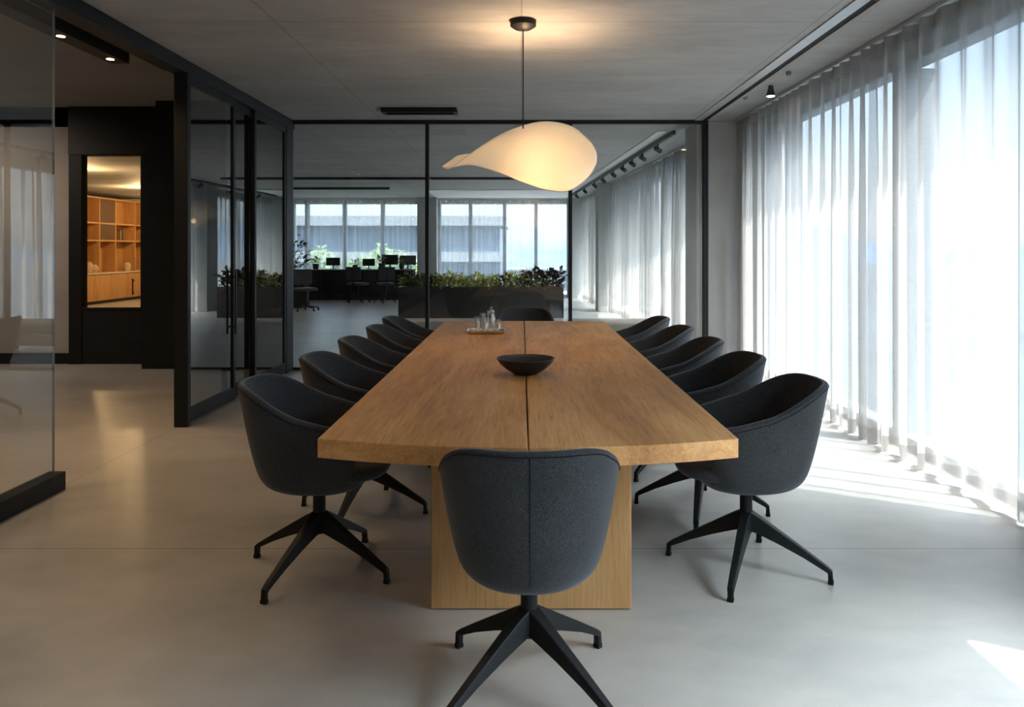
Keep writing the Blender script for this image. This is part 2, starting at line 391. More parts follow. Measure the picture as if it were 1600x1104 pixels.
def slider(n, y0, y1, off, label, handle=None, post=0):
    d = struct(empty('door_%d' % n, (GX + off, 0, 0)), label, 'door')
    t = .018
    m = MB().box(-t, t, y0, y1, .012, .125).box(-t, t, y0, y1, 2.73, 2.80)
    m.box(-t, t, y0, y0 + .05, .125, 2.73).box(-t, t, y1 - .05, y1, .125, 2.73)
    m.build('door_frame', M['black'], d, bevel=.003)
    MB().box(-.004, .004, y0 + .05, y1 - .05, .125, 2.73).build('glass_pane', M['doorglass'], d)
    if post: MB().box(-.055, .055, y0 - .06, y0, 0, 2.80).build('end_post', M['black'], d, bevel=.004)
    if handle: MB().box(.035, .05, handle - .012, handle + .012, .62, 1.22).box(.018, .035, handle - .008, handle + .008, .68, .70).box(.018, .035, handle - .008, handle + .008, 1.14, 1.16).build('door_handle', M['black'], d, bevel=.003)
slider(1, 6.11, 7.16, .035, 'nearest sliding glass door with a thick black end post', 7.10, 1)
slider(2, 7.02, 7.78, -.005, 'middle sliding glass door in a black frame')
slider(3, 7.68, 8.70, .035, 'farthest sliding glass door next to the corner post')

def spotl(name, loc, power, col, size, parent, blend=.5, rot=(0, 0, 0), rad=.03):
    d = bpy.data.lights.new(name, 'SPOT'); d.energy = power; d.color = col; d.spot_size = size; d.spot_blend = blend; d.shadow_soft_size = rad
    o = bpy.data.objects.new(name, d); COL.objects.link(o); o.location = loc; o.rotation_euler = rot
    if parent: o.parent = parent
    return o
# ------------------------------------------------------------------ ceiling fittings
DL = []
v = tag(empty('ceiling_vent', (-1.09, 8.22, CH)), 'black slot vent in the ceiling before the partition', 'vent')
MB().box(-.40, .40, -.10, -.07, -.05, 0).box(-.40, .40, .07, .10, -.05, 0).box(-.40, -.36, -.07, .07, -.05, 0).box(.36, .40, -.07, .07, -.05, 0).build('frame', M['black'], v, bevel=.003)
for y in (-.035, 0, .035): MB().box(-.36, .36, y - .012, y + .012, -.03, -.018).build('slat', M['frame'], v)
MB().box(-.36, .36, -.07, .07, -.006, 0).build('backing', M['rubber'], v)
t = tag(empty('lighting_track', (2.12, 0, CH)), 'recessed pale ceiling channel with black slot running beside the curtains', 'track')
MB().box(-.115, -.025, -6.9, 8.9, -.012, -.001).build('flange', M['alu'], t, bevel=.002)
MB().box(-.025, .03, -6.9, 8.9, -.004, -.001).build('slot', M['rubber'], t)
MB().box(.03, .075, -6.9, 8.9, -.012, -.001).build('flange', M['greywall'], t, bevel=.002)
sp = tag(empty('spotlight', (2.29, 7.06, CH)), 'small dark cone spotlight with a warm lens on the ceiling by the curtains', 'spotlight')
MB().lathe([(.022, 0), (.024, -.02), (.04, -.09), (.042, -.095)], 20).build('housing', M['frame'], sp, 'auto')
MB().lathe([(.036, -.096), (.036, -.099)], 20).build('lens', M['warmlamp'], sp)
for i, (x, y) in enumerate(((2.26, 6.5), (2.20, 7.55))):
    o = tag(MB().lathe([(.02, 0), (.024, -.012), (.018, -.03), (.006, -.036)], 16).build('ceiling_sensor', M['framemid'], None, 'auto'),
        ('small grey ceiling sensor nearer than the cone spotlight', 'small grey ceiling sensor just beyond the cone spotlight')[i], 'sensor')
    o.location = (x, y, CH)
# office track with spot heads
t = tag(empty('lighting_track', (0, 0, CH)), 'dark spotlight track along the office ceiling beside the far curtains', 'track')
TX = lambda y: 1.93 - .050 * (y - 9.6)
MB().prism([(TX(9.7) - .02, 9.7), (TX(9.7) + .02, 9.7), (TX(21) + .02, 21), (TX(21) - .02, 21)], -.05, 0).build('rail', M['black'], t)
MB().prism([(TX(9.7) - .2, 9.7), (TX(9.7) - .08, 9.7), (TX(21) - .08, 21), (TX(21) - .2, 21)], -.012, 0).build('flange', M['alu'], t)
s0 = None
ys = (10.6, 11.6, 12.4, 13.2, 14.2, 15.4, 16.6, 18.2, 19.8)
for i, y in enumerate(ys):
    if s0 is None:
        s0 = empty('track_spotlight'); o = s0
        MB().tube([(0, 0, 0), (0, 0, -.05)], .012).build('stem', M['black'], o, True)
        MB().tube([(.02, -.05, -.10), (-.02, .06, -.05)], .035, 14).build('head', M['black'], o, 'auto')
    else: o = copy_tree(s0)
    o.location = (TX(y), y, CH - .05)
    tag(o, 'black track spotlight in the office, number %s from the partition' % ('one two three four five six seven eight nine'.split()[i]), 'spotlight', 'spotlights on the office track')
for y, bx in ((13.2, -.9), (14.2, .35), (15.4, -2.1)):
    hd = [o for o in s0.users_collection[0].objects if o.name.startswith('track_spotlight') and abs(o.location.y - y) < .01][0]
    q = spotl('lamp_beam', (-.03, .05, -.12), 130, (1, .86, .68), .75, hd, .6)
    q.rotation_euler = Vector((bx - TX(y), 15.95 - y, .7 - CH + .17)).to_track_quat('-Z', 'Y').to_euler()
# dark cross tracks in the office ceiling
for i, (y, x0, x1) in enumerate(((16.0, -6.7, .9), (18.6, -6.7, -3.2))):
    tag(MB().box(x0, x1, y - .04, y + .04, CH - .05, CH).build('ceiling_cable_tray', M['black'], bevel=.004), ('long black cable tray across the office ceiling', 'shorter black cable tray nearer the far left windows')[i], 'cable tray')
tag(MB().box(-2.42, 1.3, 19.2, 22.1, CH - .02, CH).build('ceiling_lit_patch', M['white'], bevel=.004), 'pale panel standing for the lit ceiling before the far right windows', 'lit ceiling patch')  # lit part of the ceiling, put in as a paler panel
for i, y in enumerate((-.6, 1.6, 3.5)):
    o = tag(empty('downlight', (-1.95, y, CH)), ('warm recessed downlight above the left floor, behind the viewer', 'warm recessed downlight above the left floor, in front of the viewer', 'warm recessed downlight nearest the glass wall opening')[i], 'lamp')
    MB().lathe([(.055, 0), (.06, -.008), (.045, -.009), (.042, -.002)], 24).build('ring', M['black'], o, 'auto')
    MB().lathe([(.041, -.002), (.041, -.005)], 24).build('lens', M['warmlamp'], o)
    DL.append(o)
# linear black fixture in corridor
lf = tag(empty('linear_light', (-3.24, 3.2, 3.15)), 'long black linear lamp with warm spots hanging in the corridor ceiling', 'lamp')
MB().box(-.075, .075, -3.2, 3.0, -.25, -.10).build('housing', M['black'], lf, bevel=.004)
MB().box(-.13, .13, -3.2, 3.1, -.02, 0).build('mount_plate', M['black'], lf)
for y in (-2.6, 0, 2.6): MB().tube([(0, y, -.10), (0, y, -.02)], .015).build('hanger', M['black'], lf)
WARM = (1, .66, .36)
wall_fill = tag(empty('downlight', (-6.7, 7.9, 3.15)), 'warm lamp added out of view to brighten the grey corridor wall', 'lamp')  # added lamp out of view, lifts the dark corridor wall
MB().lathe([(.055, 0), (.06, -.008), (.045, -.009), (.042, -.002)], 24).build('ring', M['black'], wall_fill, 'auto')
MB().lathe([(.041, -.002), (.041, -.005)], 24).build('lens', M['warmlamp'], wall_fill)
spotl('lamp_beam', (0, 0, -.02), 110, (1, .80, .62), 2.7, wall_fill, 1.0, (.35, 0, 0), .05)
for o in DL: spotl('lamp_beam', (0, 0, -.02), 9, WARM, 1.9, o, 1.0, (0, -.1, 0), .05)
for y in (-2.0, -.6, .8, 2.2, 2.85):
    MB().lathe([(.028, -.2515), (.028, -.2500)], 16, (0, y, 0)).build('lens', M['warmlamp'], lf)
    spotl('lamp_beam', (0, y, -.26), 30, WARM, 2.5, lf, .8)

# ------------------------------------------------------------------ pendant
def bez(pts, n):
    """Catmull-Rom through pts, n samples"""
    P = [Vector(p) for p in pts]; P = [P[0] * 2 - P[1]] + P + [P[-1] * 2 - P[-2]]
    out = []
    for k in range(n):
        t = k / (n - 1) * (len(P) - 3); i = min(int(t), len(P) - 4); u = t - i
        a, b, c, d = P[i:i + 4]
        out.append(.5 * ((2 * b) + (c - a) * u + (2 * a - 5 * b + 4 * c - d) * u * u + (3 * b - a - 3 * c + d) * u ** 3))
    return out
LY = 5.06
def lp(px, py, dy=0):   # place on the lamp's own plane, dy deeper
    Y = LY + dy
    return Vector(((px - 815) * Y / 1200, dy, (390 - py) * Y / 1200 + 1.4 - 2.0))
pl = tag(empty('pendant_lamp', (0.01, LY, 2.0)), 'cream leaf-shaped pendant lamp glowing over the table', 'lamp')
up = bez([lp(704, 262, .02), lp(726, 245, .06), lp(756, 224, .10), lp(795, 203, .13), lp(845, 190, .15), lp(890, 197, .12), lp(918, 219, .06), lp(928.5, 236, .01), lp(930, 246, -.02)], 40)
lo = bez([lp(704, 262, .02), lp(735, 258, -.04), lp(778, 270, -.08), lp(815, 285, -.11), lp(850, 296, -.13), lp(885, 298, -.13), lp(914, 279, -.09), lp(928, 258, -.045), lp(930, 246, -.02)], 40)
rings = []
for i in range(40):
    r = []
    w_ = (up[i] - lo[i]).length
    for k in range(15):
        s = k / 14
        p = lo[i].lerp(up[i], s)
        bul = math.sin(PI * s) ** .8 * w_ * .30
        r.append(p + Vector((0, -bul, -bul * .22)))
    rings.append(r)
sm = MB(); sm.loft(rings, caps=False, closed=False)
# curled tip behind
t1 = bez([lp(704, 262, .02), lp(694, 263, .05), lp(689, 261, .09)], 10)
l2 = bez([lp(737, 240, .14), lp(712, 244, .19), lp(689, 259, .14)], 10)
l3 = bez([lp(706, 262, .03), lp(697, 264, .08), lp(689, 261, .13)], 10)
sm.loft([[l3[i].lerp(l2[i], k / 4) + Vector((0, .03 * math.sin(PI * k / 4), 0)) for k in range(5)] for i in range(10)], caps=False, closed=False)
sh = sm.build('lamp_shade', M['shade'], pl, True, solid=.005)
edge = MB(); edge.tube(up, .003, 6); edge.tube(lo, .003, 6); edge.build('rim', M['white'], pl, True)
MB().tube([(0, 0, CH - 2.0 - .04), (0, .0, .80), (0, .02, .20)], .004, 8).build('cord', M['black'], pl, True)
MB().lathe([(.0, -.062), (.055, -.055), (.085, -.035), (.087, -.002), (.087, 0)], 40, (0, 0, CH - 2.0)).build('canopy', M['black'], pl, 'auto')
MB().lathe([(.004, .10), (.03, .09), (.034, .03), (.03, .02)], 20, (.0, .06, .0)).build('lamp_socket', M['white'], pl, 'auto')
d = bpy.data.lights.new('lamp_bulb', 'POINT'); d.energy = 3.6; d.color = (1, .66, .32); d.shadow_soft_size = .04
o = bpy.data.objects.new('lamp_bulb', d); COL.objects.link(o); o.location = (.12, -.03, -.12); o.parent = pl
spotl('lamp_uplight', (.06, .20, .33), 30, (1, .66, .37), 2.7, pl, 1.0, (PI, 0, 0), .06)

# ------------------------------------------------------------------ table
TC = .022; HW = .725
tb = tag(empty('conference_table', (TC, 4.79, 0)), 'long oiled oak conference table with slab legs and bowed ends', 'table')
def near_y(x): return 2.644 - .122 * (1 - (x / HW) ** 2) - 4.79
def far_y(x): return 6.93 + .09 * (1 - (x / HW) ** 2) - 4.79
CY = 4.94 - 4.79
for xa, xb in ((-HW, -.003), (.003, HW)):
    xs = [xa + (xb - xa) * i / 16 for i in range(17)]
    MB().prism([(x, near_y(x)) for x in xs] + [(x, CY - .0016) for x in (xb, xa)], .684, .75).build('tabletop_panel', M['oak'], tb, bevel=.003)
    MB().prism([(x, CY + .0016) for x in (xa, xb)] + [(x, far_y(x)) for x in reversed(xs)], .684, .75).build('tabletop_panel', M['oak'], tb, bevel=.003)
for y0, y1 in ((2.985, 3.06), (6.42, 6.495)):
    MB().box(-.375, .405, y0 - 4.79, y1 - 4.79, 0.004, .684).build('leg_panel', M['oakleg'], tb, bevel=.004)
MB().box(-.05, .07, 3.06 - 4.79, 6.42 - 4.79, .56, .684).build('stretcher', M['oakleg'], tb, bevel=.004)

# ------------------------------------------------------------------ chair
PROF = [(0, .358), (.22, .359), (.42, .364), (.57, .374), (.68, .392), (.755, .42), (.80, .455), (.84, .50), (.885, .56), (.93, .63), (.965, .69), (1.0, .75), (1.035, .81), (1.05, .85)]
def prof_at(u):
    u = max(0, min(len(PROF) - 1.001, u)); i = int(u); f = u - i
    return (PROF[i][0] * (1 - f) + PROF[i + 1][0] * f, PROF[i][1] * (1 - f) + PROF[i + 1][1] * f)
def u_for_z(z):
    for i in range(len(PROF) - 1):
        if PROF[i + 1][1] >= z: return i + (z - PROF[i][1]) / (PROF[i + 1][1] - PROF[i][1])
    return len(PROF) - 1.01
def plan(th, k=1.0):
    s, c = math.sin(th), math.cos(th)
    a = .290; b = .322 if c > 0 else .30; n = 2.25 if c > 0 else 2.7
    r = (abs(s / a) ** n + abs(c / b) ** n) ** (-1 / n)
    return r * s * k, r * c * k
def sstep(a, b, x):
    t = max(0, min(1, (x - a) / (b - a))); return t * t * (3 - 2 * t)
def rim_z(th):
    x, y = plan(th)
    if y > -.16:
        z = .668 + .055 * sstep(-.20, .10, y) + .113 * sstep(.01, .305, y)
        return z
    return .425 + (.669 - .425) * sstep(-.262, -.185, y)
NA = 88
def build_chair():
    root = empty('meeting_chair')
    ang = [2 * PI * i / NA for i in range(NA)]
    # angle spacing denser at arm fronts is not needed: 88 steps
    rings = []
    NT = 16
    for k in range(1, NT + 1):
        t = k / NT; t = 1 - (1 - t) ** 1.25
        ring = []
        for th in ang:
            u = u_for_z(rim_z(th)) * t
            rr, z = prof_at(u); x, y = plan(th)
            ring.append((x * rr, y * rr, z))
        rings.append(ring)
    m = MB(); m.loft(rings, caps=False)
    c = len(m.v); m.v.append((0, 0, .358))
    for i in range(NA): m.f.append((c, (i + 1) % NA, i))
    m.build('shell', M['wool'], root, True, solid=.030, subsurf=1)
    def on_shell(th, du, out=.0015):
        u = max(.5, u_for_z(rim_z(th)) - du); rr, z = prof_at(u); x, y = plan(th)
        l = math.hypot(x, y); return (x * rr * (1 + out / l), y * rr * (1 + out / l), z + .001)
    half = [th for th in [(-2.25 + 4.5 * i / 60) for i in range(61)]]
    sm = MB(); sm.tube([on_shell(th, .33) for th in half], .0012, 6)
    sm.tube([on_shell(0, .35 + j * .35) for j in range(22)], .0009, 6)
    sm.build('seam', M['thread'], root, True)
    # seat cushion
    def cring(z, k, fr=.315):
        pts = []
        for th in ang[::2]:
            x, y = plan(th)
            x *= .745; y = y * .74 if y > 0 else y * (fr / .30)
            pts.append((x * k, y * k, z))
        return pts
    cm = MB(); cm.loft([cring(.418, .5), cring(.424, .90), cring(.438, .965), cring(.46, .985), cring(.476, .96), cring(.486, .90), cring(.492, .7), cring(.494, .35)])
    cm.build('seat_cushion', M['wool'], root, True, subsurf=1)
    # swivel column and hub
    MB().lathe([(.0, .365), (.075, .362), (.075, .354), (.034, .346), (.027, .335), (.027, .25), (.031, .245), (.033, .175), (.026, .165), (0, .165)], 28).build('column', M['black'], root, 'auto')
    # leg pointing to +x in its own frame
    leg = MB(); secs = []
    for r, zt, zb, wt, wb in ((.015, .262, .182, .024, .030), (.06, .238, .168, .020, .028), (.14, .190, .138, .017, .024), (.24, .130, .096, .014, .020), (.33, .074, .050, .012, .016), (.348, .060, .034, .0115, .0145)):
        secs.append([(r, -wt, zt), (r, wt, zt), (r, wb, zb), (r, -wb, zb)])
    leg.loft(secs)
    leg.loft([[(.334, -.012, .062), (.352, -.012, .058), (.352, .012, .058), (.334, .012, .062)], [(.336, -.0115, .012), (.356, -.0115, .012), (.356, .0115, .012), (.336, .0115, .012)]])
    l0 = leg.build('leg', M['black'], root, bevel=.0035)
    f0 = MB().box(.3345, .3575, -.013, .013, 0, .016).build('foot_glide', M['rubber'], l0, bevel=.003)
    for k in range(1, 4): copy_tree(l0, root)
    return root
def set_base(root, a):
    k = 0
    for ch in root.children:
        if ch.name.startswith('leg'):
            ch.rotation_euler = (0, 0, a + k * PI / 2); k += 1
proto = build_chair()
RX = [(.985, 3.37), (.965, 4.14), (.94, 4.88), (.925, 5.66), (.905, 6.45)]
LX = [(-.885, 3.36), (-.85, 4.14), (-.835, 4.93), (-.815, 5.71), (-.83, 6.45)]
ordn = ['nearest the viewer', 'second from the near end', 'in the middle of its row', 'second from the far end', 'farthest from the viewer']
spots = [(.024, 2.462, PI, PI / 4, 'charcoal wool swivel armchair at the near head of table, back turned to the viewer')]
for i, (x, y) in enumerate(RX): spots.append((x, y, -PI / 2 + (-.02, .02, -.015, .02, 0)[i], math.radians(155 + (0, 7, -20, 12, 5)[i]), 'charcoal swivel armchair on the curtain side, ' + ordn[i]))
for i, (x, y) in enumerate(LX): spots.append((x, y, PI / 2 + (.02, -.02, .02, 0, -.02)[i], math.radians(-24 + (0, 15, -10, 6, 12)[i]), 'charcoal swivel armchair on the sliding-door side, ' + ordn[i]))
spots.append((.03, 7.22, 0, PI / 4, 'charcoal wool swivel armchair at the far head of the table'))
for i, (x, y, rz, ba, lab) in enumerate(spots):
    o = proto if i == 0 else copy_tree(proto)
    o.location = (x, y, 0); o.rotation_euler = (0, 0, rz)
    set_base(o, ba); tag(o, lab, 'chair', 'meeting chairs around the table')

# ------------------------------------------------------------------ on the table
TZ = .7502
bw = tag(empty('bowl', (.021, 4.02, TZ)), 'matt black shallow bowl in the middle of the oak table', 'bowl')
MB().lathe([(0, 0), (.058, 0), (.062, .004), (.10, .026), (.135, .056), (.1515, .081), (.1525, .085), (.149, .0845), (.130, .060), (.095, .031), (.05, .013), (0, .010)], 64).build('bowl_body', M['ceramic'], bw, True)
ty = tag(empty('tray', (-.275, 5.99, TZ)), 'polished steel tray carrying glassware at the far end of table', 'tray')
tm = MB(); rr_ = lambda sx, sy, z: [(sx * math.copysign(abs(math.cos(a)) ** .35, math.cos(a)), sy * math.copysign(abs(math.sin(a)) ** .35, math.sin(a)), z) for a in [2 * PI * i / 40 for i in range(40)]]
tm.loft([rr_(.128, .085, 0), rr_(.138, .095, .006), rr_(.148, .105, .026), rr_(.142, .099, .026), rr_(.132, .089, .012), rr_(.126, .083, .008)])
tm.build('tray_body', M['steel'], ty, 'auto')
gm = None
m = glass('drinking glass', .20, (.92, .93, .93))
M['drink'] = m
def tumbler(r, h, t=.0025):
    return MB().lathe([(0, 0), (r * .92, 0), (r * .96, .003), (r, h), (r - t, h), (r * .96 - t, .012), (0, .010)], 28)
for i, (x, y, r, h, lab, cat, nm) in enumerate((
    (-.24, 5.99, .034, .165, 'tall clear glass carafe standing on the steel tray', 'carafe', 'carafe'),
    (-.345, 5.96, .022, .125, 'slim clear glass at the left end of the steel tray', 'glass', 'drinking_glass'),
    (-.305, 6.02, .024, .145, 'slim clear glass just left of the carafe on the tray', 'glass', 'drinking_glass'),
    (-.285, 5.94, .022, .12, 'short clear glass in front of the carafe on the tray', 'glass', 'drinking_glass'),
    (-.185, 5.97, .024, .10, 'short clear glass at right of the carafe on the tray', 'glass', 'drinking_glass'))):
    if nm == 'carafe':
        o = empty('carafe'); MB().lathe([(0, 0), (.034, 0), (.036, .003), (.037, .10), (.028, .13), (.027, .16), (.031, .168), (.0285, .168), (.0245, .158), (.0255, .13), (.034, .10), (.033, .012), (0, .01)], 32).build('carafe_body', M['drink'], o, True)
        MB().lathe([(.0, .160), (.024, .160), (.0245, .166), (.018, .176), (.010, .180), (.010, .188), (.014, .196), (.0, .202)], 24).build('stopper', M['drink'], o, True)
    else: o = tumbler(r, h).build(nm, M['drink'], None, True)
    o.location = (x, y, TZ + .0085); tag(o, lab, cat, 'glassware on the steel tray')

# ------------------------------------------------------------------ curtains
def curtain(name, path, z0, z1, lam, amp, mat, hem, seed, rows=10, step=.016, nlobe=.35):
    rnd = random.Random(seed)
    p0, p1 = Vector(path[0]), Vector(path[1]); Ln = (p1 - p0).length; d = (p1 - p0) / Ln; nrm = Vector((-d.y, d.x))
    n = int(Ln / step); ph = rnd.random() * 6; A = amp; cols = []
    lamc = lam; nxt = 0; Ac = amp; skew = 0
    for i in range(n + 1):
        s = i / n * Ln
        if s >= nxt:
            lamc = lam * rnd.uniform(.5, 1.75); Ac = amp * rnd.uniform(.35, 1.5); skew = rnd.uniform(-.5, .5); nxt = s + lamc
        ph += 2 * PI / lamc * (Ln / n); A += (Ac - A) * .25
        cols.append((s, ph, A, skew))
    rings = []
    zs = [z0 + (z1 - z0) * k / (rows - 1) for k in range(rows)]
    off = [rnd.uniform(-1, 1) for _ in range(8)]
    for k, z in enumerate(zs):
        t = (z - z0) / (z1 - z0); ring = []
        for s, p, a, sk in cols:
            a2 = a * (1.08 - .45 * t ** 3) ; pp = p + (1 - t) * (.5 * math.sin(s * 2.3 + off[0]) + .25 * math.sin(s * 7 + off[1]))
            o = a2 * (math.sin(pp) + nlobe * math.sin(2 * pp + sk * 3))
            along = .25 * a2 * math.cos(pp)
            q = p0 + d * (s + along) + nrm * o
            ring.append((q.x, q.y, z))
        rings.append(ring)
    root = empty(name, (p0.x, p0.y, 0))
    def bl(nm, rs, mt):
        return MB().loft([[(x - p0.x, y - p0.y, z) for x, y, z in r] for r in rs], caps=False, closed=False).build(nm, mt, root, True, fixn=False)
    bl('cloth', rings, mat)
    def mid(ra, rb, f): return [tuple(a * (1 - f) + b * f for a, b in zip(p, q)) for p, q in zip(ra, rb)]
    f = .11 / (zs[1] - zs[0])
    shift = lambda r, e: [(x + e * nrm.x, y + e * nrm.y, z) for x, y, z in r]
    bl('hem', [shift(rings[0], .002), shift(mid(rings[0], rings[1], f), .002)], hem)
    f2 = .09 / (zs[1] - zs[0])
    bl('heading_tape', [shift(mid(rings[-1], rings[-2], f2), .002), shift(rings[-1], .002)], hem)
    return root
CT = 2.868
c = curtain('curtain', ((2.57, 3.74), (2.535, 5.52)), .012, CT, .165, .036, M['sheer'], M['hem'], 3)
tag(c, 'sheer pale linen curtain nearest the viewer on the right window', 'curtain')
c = curtain('curtain', ((2.535, 5.50), (2.49, 8.86)), .012, CT, .17, .038, M['sheer'], M['hem'], 11)
tag(c, 'sheer linen curtain in front of the concrete column, behind the right-hand chairs', 'curtain')
c = curtain('curtain', ((2.45, 9.7), (2.03, 17.25)), .012, CT, .22, .055, M['sheer'], M['hem'], 21)
tag(c, 'long sheer curtain along the office side, seen through the right glass bay', 'curtain')
c = curtain('curtain', ((1.98, 17.95), (1.77, 22.0)), .012, CT, .22, .055, M['sheer'], M['hem'], 31)
tag(c, 'farthest side curtain, beyond the office column', 'curtain')
c = curtain('curtain', ((-6.70, 22.3), (-3.05, 22.3)), .012, CT - .03, .16, .030, M['sheerfar'], M['hem'], 41)
tag(c, 'fine sheer curtain across the far left windows behind the counter', 'curtain')
c = curtain('curtain', ((-2.40, 22.3), (1.36, 22.3)), .012, CT - .03, .16, .030, M['sheerfar'], M['hem'], 51)
tag(c, 'fine sheer curtain across the far right windows behind the planter', 'curtain')
def rail(p, q, label):
    a = Vector((*p, CH)); b = Vector((*q, CH)); d = (b - a).normalized(); n = Vector((-d.y, d.x, 0)) * .022
    tag(MB().prism([(a - n)[:2], (a + n)[:2], (b + n)[:2], (b - n)[:2]], CH - .028, CH).build('curtain_rail', M['alu'], bevel=.003), label, 'curtain rail')
rail((2.572, 3.72), (2.49, 8.88), 'pale ceiling rail carrying the meeting room curtains')
rail((2.45, 9.66), (2.03, 17.28), 'ceiling rail carrying the long office side curtain')
rail((1.98, 17.92), (1.76, 22.1), 'ceiling rail carrying the farthest side curtain')
rail((-6.72, 22.3), (-3.02, 22.3), 'ceiling rail carrying the far left window curtain')
rail((-2.42, 22.3), (1.38, 22.3), 'ceiling rail carrying the far right window curtain')

# ------------------------------------------------------------------ plants
def foliage(rnd, n, rad, h, ll, lw, upright=.5, base=0):
    m = MB()
    for i in range(n):
        a = rnd.uniform(0, 2 * PI); r = rad * math.sqrt(rnd.random()); z = base + h * rnd.uniform(.1, 1) * (1 - .35 * r / rad)
        p = Vector((r * math.cos(a), r * math.sin(a), z))
        d = Vector((math.cos(a + rnd.uniform(-1, 1)), math.sin(a + rnd.uniform(-1, 1)), rnd.uniform(-.3, 1) * upright * 2)).normalized()
        s = d.cross(Vector((rnd.uniform(-.4, .4), rnd.uniform(-.4, .4), 1))).normalized(); nn = s.cross(d)
        l = ll * rnd.uniform(.6, 1.3); w = lw * rnd.uniform(.6, 1.2)
        m.add([p, p + d * l * .35 + s * w + nn * .1 * l, p + d * l * .75 + s * w * .7 + nn * .08 * l, p + d * l - nn * .1 * l, p + d * l * .75 - s * w * .7 + nn * .08 * l, p + d * l * .35 - s * w + nn * .1 * l],
              [(0, 1, 5), (1, 2, 4, 5), (2, 3, 4)])
    return m
def stems(rnd, n, rad, h):
    m = MB()
    for i in range(n):
        a = rnd.uniform(0, 2 * PI); r = rad * rnd.random()
        m.tube([(r * .3 * math.cos(a), r * .3 * math.sin(a), -.01), (r * .7 * math.cos(a), r * .7 * math.sin(a), h * .5), (r * math.cos(a), r * math.sin(a), h * .9)], .004, 5)
    return m
def plant(name, seed, n, rad, h, ll, lw, mat, up=.5, base=0):
    rnd = random.Random(seed); o = empty(name)
    foliage(rnd, n, rad, h, ll, lw, up, base).build('foliage', mat, o, fixn=False)
    stems(rnd, 7, rad * .8, h).build('stem', M['stem'], o)
    return o
pb = tag(empty('planter', (-.83, 15.95, 0)), 'long black planter box behind the glass partition', 'planter')
m = MB().box(-1.69, 1.69, -.27, -.24, 0.01, .64).box(-1.69, 1.69, .24, .27, 0.01, .64).box(-1.69, -1.66, -.24, .24, 0.01, .64).box(1.66, 1.69, -.24, .24, 0.01, .64).box(-1.66, 1.66, -.24, .24, .01, .04)
m.build('box', pbr('satin black planter steel', (.018, .019, .020), .28, 0, .5, .2, 3), pb)
MB().box(-1.66, 1.66, -.24, .24, .04, .58).build('soil', M['soil'], pb)
kinds = [plant('leafy_plant', 1, 95, .20, .36, .11, .028, M['leafY']), plant('leafy_plant', 2, 85, .20, .34, .12, .030, M['leafG']), plant('leafy_plant', 3, 80, .19, .42, .13, .036, M['leafD'], .7)]
kl = ['yellow-green leafy plant', 'mid-green leafy plant', 'dark plum-leaved plant']
order = [1, 2, 1, 2, 0, 1, 0, 0, 1, 0, 0, 1, 0, 2, 0, 1, 0, 2, 1, 2, 2]
used = [0, 0, 0]; ordw = 'first second third fourth fifth sixth seventh eighth ninth tenth'.split()
for i, k in enumerate(order):
    o = kinds[k] if used[k] == 0 else copy_tree(kinds[k])
    o.location = (-.83 - 1.50 + 3.0 * i / (len(order) - 1), 15.95 + random.uniform(-.06, .06), .58)
    o.rotation_euler = (0, 0, random.uniform(0, 6)); s = random.uniform(.85, 1.1) * (1.15 if k == 2 and i > 16 else 1); o.scale = (s, s, s)
    tag(o, '%s in the long black planter, %s of its kind from the left' % (kl[k], ordw[used[k]]), 'plant', 'plants in the long black planter'); used[k] += 1
# small planter at the left
p2 = tag(empty('planter', (-5.75, 18.6, 0)), 'small black planter with yellow plants at the left of the office', 'planter')
m = MB().box(-.55, .55, -.22, -.19, 0.01, .57).box(-.55, .55, .19, .22, 0.01, .57).box(-.55, -.52, -.19, .19, 0.01, .57).box(.52, .55, -.19, .19, 0.01, .57)
m.build('box', M['black'], p2); MB().box(-.52, .52, -.19, .19, .02, .52).build('soil', M['soil'], p2)
for i, x in enumerate((-6.1, -5.75, -5.4)):
    o = copy_tree(kinds[0]); o.location = (x, 18.6, .52); o.rotation_euler = (0, 0, i * 2.1); o.scale = (1, 1, .9)
    tag(o, ('yellow-green plant in small black planter, left one', 'yellow-green plant in the small black planter, middle one', 'yellow-green plant in the small black planter, right one')[i], 'plant', 'plants in the small planter')
# tall indoor tree by the left windows
tr = tag(empty('potted_tree', (-6.15, 20.6, 0)), 'tall potted plant with dark leaves before the far left window', 'plant')
MB().lathe([(0, 0), (.17, 0), (.20, .38), (.185, .38), (.17, .34), (0, .34)], 24).build('pot', M['ceramic'], tr, 'auto')
MB().tube([(0, 0, .33), (.03, .02, .9), (-.02, 0, 1.5)], [.02, .016, .01]).tube([(.03, .02, .9), (.25, .05, 1.4)], [.012, .006]).tube([(.02, .02, .8), (-.22, .0, 1.3)], [.012, .006]).build('trunk', M['stem'], tr, True)
foliage(random.Random(5), 150, .42, 1.1, .16, .045, .4, .8).build('foliage', leafmat('dark indoor leaf', (.03, .05, .03), (.08, .13, .06)), tr, fixn=False)

